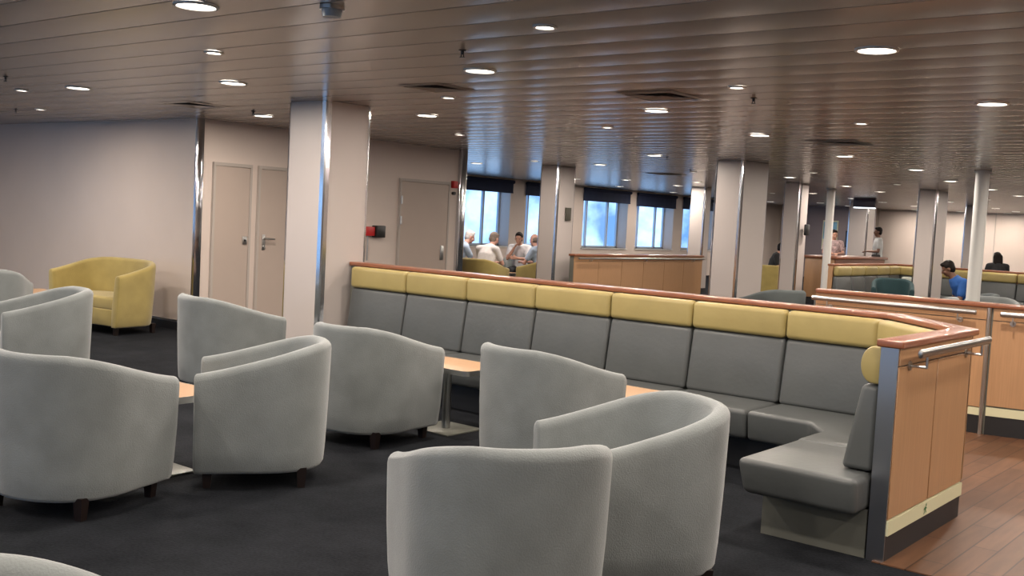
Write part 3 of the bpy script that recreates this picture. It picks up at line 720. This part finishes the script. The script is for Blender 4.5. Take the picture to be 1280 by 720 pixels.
# ceiling fittings
def diffuser(x, y, s, label, rot=0):
    r = empty('air_diffuser', (x, y, CE), rot); tag(r, label, 'air vent')
    def fr(bm, a, b, z0, z1):
        P0 = [(-a,-a),(a,-a),(a,a),(-a,a)]; P1 = [(-b,-b),(b,-b),(b,b),(-b,b)]
        loft(bm, [[(u, v, z0) for u, v in P0], [(u, v, z1) for u, v in P1], [(u, v, z1+.004) for u, v in P1], [(u, v, z0+.004) for u, v in P0]], cap=False)
    bm = B(); fr(bm, s, s*.86, -.006, -.014); mesh_obj('diffuser_frame', bm, CEILM, r, smooth=False)
    bm = B()
    for k in (.74, .56, .38, .2): fr(bm, s*k, s*(k-.15), -.014, -.005)
    mesh_obj('louvre_cone', bm, CEILM, r, smooth=False)
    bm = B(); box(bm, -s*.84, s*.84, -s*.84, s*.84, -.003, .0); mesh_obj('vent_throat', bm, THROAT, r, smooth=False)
diffuser(-4.35, 7.12, .25, 'square ceiling air diffuser at the right of centre, above the banquette')
diffuser(-10.66, 17.82, .30, 'square ceiling air diffuser in front of the port windows')
diffuser(-5.85, 6.2, .22, 'square ceiling air diffuser near the top centre left')
diffuser(-4.58, 11.25, .28, 'square ceiling air diffuser beyond the second partition')
diffuser(-9.6, 6.55, .28, 'square ceiling air diffuser left of the nearest column')
def sprinkler(x, y, label):
    r = empty('sprinkler', (x, y, CE)); tag(r, label, 'sprinkler', 'dark sprinkler heads')
    bm = B(); cyl(bm, (0,0,0), (0,0,-.008), .028, .022, 20); mesh_obj('rose', bm, BLACK, r)
    bm = B(); cyl(bm, (0,0,-.008), (0,0,-.03), .010, .009, 12); cyl(bm, (-.010,0,-.028), (-.010,0,-.045), .003, n=6); cyl(bm, (.010,0,-.028), (.010,0,-.045), .003, n=6); mesh_obj('nozzle', bm, BLACK, r)
    bm = B(); cyl(bm, (0,0,-.045), (0,0,-.048), .018, n=16); mesh_obj('deflector', bm, BLACK, r)
for x, y, l in [(-4.38,4.86,'dark sprinkler head near the top centre, left of the small spotlight'),(-3.72,7.43,'dark sprinkler head right of centre, under the small spotlight'),(-9.35,4.47,'dark sprinkler head at the left edge, upper one'),
                (-12.9,6.3,'dark sprinkler head at the left edge, lower one'),(-9.47,7.2,'dark sprinkler head left of the nearest column'),(-8.06,13.48,'dark sprinkler head right of the downlight before the port windows'),
                (-9.35,16.45,'dark sprinkler head beside the far ceiling diffuser')]: sprinkler(x, y, l)
r = empty('smoke_detector', (-4.10, 3.57, CE)); tag(r, 'grey cylindrical smoke detector hanging at the top edge, left of centre', 'detector')
bm = B(); cyl(bm, (0,0,0), (0,0,-.02), .062, .062, 28); mesh_obj('base', bm, STEEL, r)
bm = B(); cyl(bm, (0,0,-.02), (0,0,-.055), .052, .044, 28); mesh_obj('sensor_head', bm, mat('grey plastic', (.30,.33,.36), .4), r)

# wall fittings
r = empty('alarm_call_point', (-11.10, 10.42, 1.24)); tag(r, 'red fire alarm call point beside a black box, on the door wall above the banquette', 'alarm')
bm = B(); box(bm, -.02, .06, 0, .16, .0, .13); bevel(bm, .008, 2); mesh_obj('red_housing', bm, RED, r)
bm = B(); box(bm, -.02, .09, .17, .34, -.02, .15); bevel(bm, .008, 2); mesh_obj('black_box', bm, BLACK, r)
bm = B(); cyl(bm, (0, .08, -.35), (0, .08, .0), .01, n=8); mesh_obj('conduit', bm, STEEL, r)
r = empty('fire_lamp', (-11.10, 12.22, 1.98)); tag(r, 'small red lamp with a dark knob high beside the sliding door', 'lamp')
bm = B(); box(bm, -.02, .05, 0, .09, .03, .14); bevel(bm, .008, 2); mesh_obj('lens', bm, RED, r)
bm = B(); cyl(bm, (-.02, .045, -.05), (.03, .045, -.05), .025, n=14); mesh_obj('knob', bm, BLACK, r)
bm = B(); box(bm, -11.692, -11.66, 16.02, 16.18, 1.60, 1.84); bevel(bm, .006, 2); r = mesh_obj('wall_notice', bm, mat('dark olive plate', (.06,.055,.04), .5)); tag(r, 'small dark notice plate on the column left of the port windows', 'sign')
bm = B(); box(bm, -8.99, -8.93, 20.55, 20.72, 1.55, 1.78); bevel(bm, .02, 2); r = mesh_obj('wall_speaker', bm, BLACK); tag(r, 'small black box fixed high on the lavender column', 'speaker')

# pictures on the far mauve wall and a backlit ceiling sign
r = empty('wall_poster', (-15.25, 37.17, 1.55)); tag(r, 'tall pale blue poster on the far mauve wall', 'poster')
bm = B(); box(bm, -.28, .28, -.02, .03, -.5, .55); mesh_obj('poster_sheet', bm, mat('poster cream', (.62,.62,.45), .5), r)
bm = B(); box(bm, -.25, .25, -.025, -.018, -.12, .5); mesh_obj('poster_picture', bm, mat('poster blue', (.15,.34,.48), .5, noise=(3,.5)), r)
r = empty('wall_screen', (-14.35, 37.17, 1.50)); tag(r, 'dark blue screen on the far mauve wall, right of the person at the counter', 'screen')
bm = B(); box(bm, -.30, .26, -.06, .03, -.32, .26); bevel(bm, .01, 2); mesh_obj('screen_case', bm, BLACK, r)
bm = B(); box(bm, -.27, .23, -.066, -.058, -.28, .22); mesh_obj('screen_panel', bm, mat('screen blue', (.03,.06,.14), .3), r)
r = empty('hanging_sign', (-10.55, 27.9, CE)); tag(r, 'dark ceiling hung sign box with a glowing lower edge, left of the walking person', 'sign')
bm = B(); box(bm, -.30, .30, -.06, .06, -.24, -.0); bevel(bm, .02, 2); mesh_obj('sign_box', bm, mat('dark violet box', (.04,.035,.06), .4), r)
bm = B(); box(bm, -.28, .28, -.05, .05, -.265, -.24); mesh_obj('lit_edge', bm, SIGNLIT, r)

# ------------------------------------------------------------------ people
def limb(bm, p, q, r0, r1, n=12):
    p, q = Vector(p), Vector(q); d = (q-p); L = d.length; d.normalize(); u = d.orthogonal().normalized(); w = d.cross(u)
    rings = []
    for k in range(-3, 4):
        t = math.sin(k*PI/6.4)
        if k < 0: rings.append((p+d*(t*r0), r0*math.sqrt(max(.02, 1-t*t))))
        elif k == 0: rings.append((p, r0)); rings.append((p+d*L*.35, r0*.6+r1*.45)); rings.append((q, r1))
        else: rings.append((q+d*(t*r1), r1*math.sqrt(max(.02, 1-t*t))))
    loft(bm, [[c+u*rr*math.cos(2*PI*i/n)+w*rr*math.sin(2*PI*i/n) for i in range(n)] for c, rr in rings])
def chain(bm, pts, rad):
    for a, b, r0, r1 in zip(pts[:-1], pts[1:], rad[:-1], rad[1:]): limb(bm, a, b, r0, r1)
def hand(bm, w, d, side, palmn, curl=.5):
    """palm from wrist w along d with five fingers; palmn = palm normal (curl direction)."""
    w = Vector(w); d = Vector(d).normalized(); pn = Vector(palmn); pn = (pn-d*pn.dot(d)).normalized(); s = d.cross(pn)*side
    k = w+d*.085
    for f, L in ((-1.5, .062), (-.5, .074), (.5, .078), (1.5, .070)):
        base = k+s*f*.020; limb(bm, w+s*f*.010+d*.01, base, .015, .012, 8)
        a = base+(d*math.cos(curl*.6)+pn*math.sin(curl*.6))*L*.5; b = a+(d*math.cos(curl*1.7)+pn*math.sin(curl*1.7))*L*.45
        limb(bm, base, a, .0095, .0085, 8); limb(bm, a, b, .0085, .0072, 8)
    tb = w+s*.026+d*.02; ta = tb+(s*.7+d*.7+pn*.2).normalized()*.042; tt = ta+(s*.25+d*.95+pn*.3).normalized()*.032
    limb(bm, tb, ta, .013, .0105, 8); limb(bm, ta, tt, .0105, .0085, 8)
def head_geo(bm, c, f, upv, s=1.0):
    """c = centre of the head, f = facing, upv = up."""
    f = Vector(f).normalized(); u = Vector(upv); u = (u-f*u.dot(f)).normalized(); r_ = f.cross(u)
    M = Matrix((r_, f, u)).transposed().to_4x4()
    W = lambda x, y, z: Vector(c)+r_*x*s+f*y*s+u*z*s
    ball(bm, W(0, -.012, .025), .076*s, .094*s, .092*s, M)            # cranium
    ball(bm, W(0, .022, -.035), .058*s, .066*s, .082*s, M)           # jaw and face
    ball(bm, W(0, .058, -.092), .022*s, .020*s, .018*s, M)           # chin
    ball(bm, W(0, .096, -.018), .011*s, .014*s, .024*s, M)           # nose bridge
    ball(bm, W(0, .104, -.034), .015*s, .013*s, .011*s, M)           # nose tip
    ball(bm, W(0, .084, -.066), .024*s, .011*s, .008*s, M)           # lips
    for sx in (-1, 1):
        ball(bm, W(sx*.077, -.004, -.012), .010*s, .020*s, .032*s, M)    # ear
        ball(bm, W(sx*.030, .080, .018), .020*s, .012*s, .007*s, M)      # brow
        ball(bm, W(sx*.040, .066, -.030), .020*s, .018*s, .018*s, M)     # cheek
    return M, W
def remesh(o, v):
    m = o.modifiers.new('skin', 'REMESH'); m.mode = 'VOXEL'; m.voxel_size = v; m.use_smooth_shade = True
    s = o.modifiers.new('smooth', 'SMOOTH'); s.factor = .5; s.iterations = 3
def cloth(name, bm, m, parent, v=.014):
    o = mesh_obj(name, bm, m, parent); remesh(o, v); return o

def person(label, loc, rz, J, skin, hair, shirt, trousers, style='short', curl=.5, extra=None, sleeves='short', shoes=BLACK, skirt=None):
    """J: joints in local metres, +Y = forward. Keys: pelvis chest neck head face, and L/R shoulder elbow wrist hand(dir) palm, hip knee ankle toe."""
    root = empty('person', loc, rz); tag(root, label, 'person')
    bm = B()
    pv, ch, nk, hd = [Vector(J[k]) for k in ('pelvis', 'chest', 'neck', 'head')]
    side = Vector(J.get('side', (1, 0, 0)))
    # torso
    def oval(c, a, b, tilt):
        ax = side.normalized(); n2 = tilt.cross(ax).normalized()
        return [c+ax*a*math.cos(t)+n2*b*math.sin(t) for t in [2*PI*i/16 for i in range(16)]]
    def torso(bm, g=0):
        td = (ch-pv).normalized(); td2 = (nk-ch).normalized()
        rg = [(pv-td*.07, .125, .09, td), (pv, .165, .115, td), (pv+(ch-pv)*.45, .145, .10, td), (ch, .17, .115, (td+td2)/2), (ch+(nk-ch)*.55, .175, .10, td2), (ch+(nk-ch)*.85, .11, .075, td2), (nk-td2*.0, .062, .06, td2)]
        loft(bm, [oval(c, a+g, b+g, t) for c, a, b, t in rg])
    torso(bm); limb(bm, nk-(nk-ch)*.15, hd-(hd-nk)*.35, .058, .052)
    M, W = head_geo(bm, hd, J['face'], (hd-nk)*.6+Vector((0, 0, .4)))
    for s, sg in (('L', -1), ('R', 1)):
        sh, el, wr = [Vector(J[s+k]) for k in ('sh', 'el', 'wr')]
        limb(bm, ch+(nk-ch)*.5+(sh-ch)*.3, sh, .06, .056); chain(bm, [sh, el, wr], [.052, .038, .026])
        hand(bm, wr, J.get(s+'hd', wr-el), sg, J.get(s+'pn', (0, 0, -1)), curl)
        hp, kn, an, to = [Vector(J[s+k]) for k in ('hip', 'kn', 'an', 'to')]
        chain(bm, [hp, kn, an], [.088, .060, .042])
    body = mesh_obj('body', bm, skin, root); remesh(body, .0085)
    # hair
    bm = B()
    if style == 'bald': ball(bm, W(0, -.035, .0), .083, .080, .075, M)
    else:
        ball(bm, W(0, -.024, .040), .085, .096, .092, M); ball(bm, W(0, -.045, -.01), .080, .068, .085, M)
        ball(bm, W(0, .045, .092), .060, .035, .028, M)
    if style == 'long':
        for dx in (-.05, 0, .05): limb(bm, W(dx, -.06, .02), W(dx*1.4, -.10, -.26), .055, .040)
    ho = mesh_obj('hair', bm, hair, root); remesh(ho, .011)
    # eyes
    bm = B()
    for sx in (-1, 1): ball(bm, W(sx*.030, .086, .002), .011, .007, .006, M)
    mesh_obj('eyes', bm, BLACK, root)
    # shirt
    bm = B(); torso(bm, .016)
    for s in 'LR':
        sh, el, wr = [Vector(J[s+k]) for k in ('sh', 'el', 'wr')]
        limb(bm, ch+(nk-ch)*.5+(sh-ch)*.3, sh, .074, .070)
        if sleeves == 'short': limb(bm, sh, sh+(el-sh)*.62, .068, .062)
        else: chain(bm, [sh, el, wr-(wr-el)*.08], [.068, .056, .042])
    cloth('shirt', bm, shirt, root)
    # trousers and shoes
    bm = B()
    td = (ch-pv).normalized(); loft(bm, [oval(c, a, b, td) for c, a, b in ((pv-td*.09, .13, .10), (pv-td*.02, .18, .13), (pv+td*.05, .175, .127))])
    for s in 'LR':
        hp, kn, an = [Vector(J[s+k]) for k in ('hip', 'kn', 'an')]
        chain(bm, [hp, kn, an], [.102, .076, .060])
    cloth('trousers', bm, trousers, root)
    for s in 'LR':
        an, to = Vector(J[s+'an']), Vector(J[s+'to'])
        hl = Vector((an.x, an.y-.03, .045)); bm = B(); limb(bm, hl, Vector((to.x, to.y, .032)), .045, .034); limb(bm, an, hl, .045, .045)
        bmesh.ops.transform(bm, matrix=Matrix.Identity(4), verts=bm.verts)
        for v in bm.verts: v.co.z = max(v.co.z, .001)
        cloth('shoe', bm, shoes, root, .01)
    if extra: extra(root)
    return root
def seated(lean=.12, turn=(0, 1, -.1), arms='table', hs=0, z=.53):
    J = dict(pelvis=(0, -.02, z), chest=(0, -.02+lean*.75, z+.33), neck=(0, -.0+lean*1.35, z+.53), head=(0, .03+lean*1.6, z+.655-hs), face=turn)
    cy, cz = J['chest'][1], J['chest'][2]
    for s, k in (('L', -1), ('R', 1)):
        J[s+'sh'] = (k*.19, cy+.04*lean+.01, cz+.13)
        if arms == 'table': J[s+'el'] = (k*.24, cy+.18, cz-.13); J[s+'wr'] = (k*.09, cy+.38, cz-.12); J[s+'pn'] = (0, 0, -1)
        elif arms == 'chin': J[s+'el'] = (k*.20, cy+.22, cz-.10); J[s+'wr'] = (k*.07, cy+.24, cz+.12) if k > 0 else (k*.02, cy+.34, cz-.08); J[s+'pn'] = (-k, 0, 0)
        else: J[s+'el'] = (k*.25, cy+.08, cz-.16); J[s+'wr'] = (k*.10, cy+.30, cz-.22); J[s+'pn'] = (0, 0, -1)
        J[s+'hip'] = (k*.095, 0, z-.01); J[s+'kn'] = (k*.12, .44, z-.02); J[s+'an'] = (k*.12, .46, .09); J[s+'to'] = (k*.13, .60, .03)
    return J
def standing(h=1.74, walk=0.0, turn=(0, 1, 0), arms='side', lean=0.0):
    q = h/1.74
    J = dict(pelvis=(0, 0, .95*q), chest=(0, .01+lean*.5, 1.26*q), neck=(0, .01+lean, 1.48*q), head=(0, .035+lean*1.3, 1.62*q), face=turn)
    for s, k in (('L', -1), ('R', 1)):
        J[s+'sh'] = (k*.19, lean*.9, 1.41*q)
        if arms == 'side': J[s+'el'] = (k*.25, -.04+k*walk*.3+lean, 1.13*q); J[s+'wr'] = (k*.25, .08+k*walk*.5+lean, .90*q); J[s+'pn'] = (-k, 0, 0)
        elif arms == 'front': J[s+'el'] = (k*.25, .04+lean, 1.14*q); J[s+'wr'] = (k*.08, .27+lean, 1.13*q); J[s+'pn'] = (0, 0, -1)
        J[s+'hip'] = (k*.095, 0, .92*q); J[s+'kn'] = (k*.10, .03-k*walk*.5, .50*q); J[s+'an'] = (k*.10, -.02-k*walk, .09); J[s+'to'] = (k*.11, .13-k*walk, .03)
    return J
def shirtm(n, c): return mat(n, c, .8, noise=(8, .08), bump=(20, .3))
C_BLUEP = shirtm('pale blue shirt', (.42, .52, .68)); C_WHITE = shirtm('white shirt', (.72, .68, .68)); C_WHITE2 = shirtm('bright white shirt', (.75, .74, .78))
C_ROYAL = shirtm('royal blue tee', (.010, .075, .28)); C_DARK = shirtm('dark coat', (.012, .012, .014)); C_NAVY = shirtm('dark trousers', (.012, .014, .02))
C_FLORAL = mat('patterned blouse', (.45, .33, .33), .8, noise=(22, .5)); C_GREY = shirtm('grey trousers', (.10, .10, .11)); C_LGREY = shirtm('light grey top', (.46, .47, .47))
T = R
person('person with white hair and pale blue shirt leaning forward, leftmost at the windows', (-13.76, 15.22, 0), T(-10), seated(.26, (.5, 1, -.4), 'table'), SKINP, HAIRW, C_BLUEP, C_GREY)
person('person in white shirt seen from behind, leaning over the table at the windows', (-12.86, 15.1, 0), T(8), seated(.22, (.2, 1, -.4), 'table'), SKINP, HAIRG, C_WHITE, C_GREY)
person('dark-haired person in bright white shirt facing the camera at the windows, hand near chin', (-13.8, 17.42, 0), T(205), seated(.12, (0, 1, -.15), 'chin'), SKIN, HAIRD, C_WHITE2, C_NAVY)
person('person in pale blue half hidden by the mauve column, rightmost of the window group', (-12.64, 16.65, 0), T(90), seated(.12, (0, 1, -.2), 'table'), SKINP, HAIRG, C_BLUEP, C_GREY, style='bald')
person('person in dark clothes seated above the yellow armchair between two columns', (-11.35, 24.2, 0), T(-60), seated(.12, (0, 1, -.1), 'lap', z=.55), SKIN, HAIRD, C_DARK, C_NAVY)
person('person in a patterned blouse standing behind the service counter', (-10.85, 26.7, 0), T(215), standing(1.72, 0, (-.2, 1, -.2), 'front', .03), SKIN, HAIRD, C_FLORAL, C_NAVY)
def bag(root):
    bm = B(); box(bm, -.33, -.20, -.02, .20, .92, 1.14); bevel(bm, .03, 3); mesh_obj('shoulder_bag', bm, BLACK, root)
    bm = B(); pts = [(-.26, .08, 1.12), (-.21, .02, 1.45), (-.1, -.05, 1.52)]; chain(bm, [Vector(p) for p in pts], [.014]*3); mesh_obj('bag_strap', bm, BLACK, root)
person('person in light grey top with dark bag standing before the far beige bulkhead', (-10.05, 27.75, 0), T(120), standing(1.86, .12, (0, 1, -.05), 'front'), SKIND, HAIRD, C_LGREY, C_NAVY, extra=bag)
person('person in royal blue tee shirt sitting with folded arms, right of the square column', (-4.72, 17.2, 0), T(115), seated(.22, (0, 1, -.55), 'lap', z=.51), SKIND, HAIRD, C_ROYAL, C_NAVY)
person('person with long dark hair in dark coat seen above the far banquette rail', (-6.47, 25.4, 0), T(35), seated(.05, (0, 1, 0), 'lap', z=.62), SKIND, HAIRD, C_DARK, C_NAVY, style='long', sleeves='long')
bm = B(); box(bm, -.2, .2, -.06, .06, 0, .34); bevel(bm, .05, 3)
o = mesh_obj('scatter_cushion', bm, mat('pale cushion cloth', (.40, .42, .38), .8)); o.location = (-7.72, 23.38, .425); o.rotation_euler = (R(-8), 0, 0)
tag(o, 'pale scatter cushion leaning on the far banquette, left of the teal armchair', 'cushion')
# seats for the two people sitting beyond the rails
def stool(x, y, z, label):
    r = empty('stool', (x, y, 0)); tag(r, label, 'stool')
    bm = B(); cyl(bm, (0,0,z-.08), (0,0,z), .19, .18, 24); bevel(bm, .015, 2); mesh_obj('seat', bm, GREY_VINYL, r)
    bm = B(); cyl(bm, (0,0,.02), (0,0,z-.08), .03, n=14); mesh_obj('pedestal', bm, STEEL, r)
    bm = B(); cyl(bm, (0,0,0), (0,0,.02), .17, n=24); mesh_obj('foot_plate', bm, STEEL, r)
stool(-11.35, 24.2, .44, 'grey stool under the person in dark clothes')
stool(-6.47, 25.4, .51, 'grey stool under the person with long dark hair, behind the far banquette')

# ------------------------------------------------------------------ daylight
w = bpy.data.worlds.new('sky'); SC.world = w; w.use_nodes = True
nt = w.node_tree; bg = nt.nodes['Background']
tc = nt.nodes.new('ShaderNodeTexCoord'); n = nt.nodes.new('ShaderNodeTexNoise'); n.inputs['Scale'].default_value = 26; n.inputs['Detail'].default_value = 4
rp = nt.nodes.new('ShaderNodeValToRGB')
rp.color_ramp.elements[0].position = .38; rp.color_ramp.elements[0].color = (.10, .22, .46, 1)
rp.color_ramp.elements[1].position = .62; rp.color_ramp.elements[1].color = (.46, .68, .98, 1)
nt.links.new(tc.outputs['Generated'], n.inputs['Vector']); nt.links.new(n.outputs['Fac'], rp.inputs[0]); nt.links.new(rp.outputs[0], bg.inputs['Color'])
bg.inputs['Strength'].default_value = 2.6

SC.view_settings.view_transform = 'Standard'; SC.view_settings.look = 'None'
SC.view_settings.gamma = 1; SC.view_settings.exposure = 0.0
try: SC.view_settings.use_curve_mapping = False
except Exception: pass
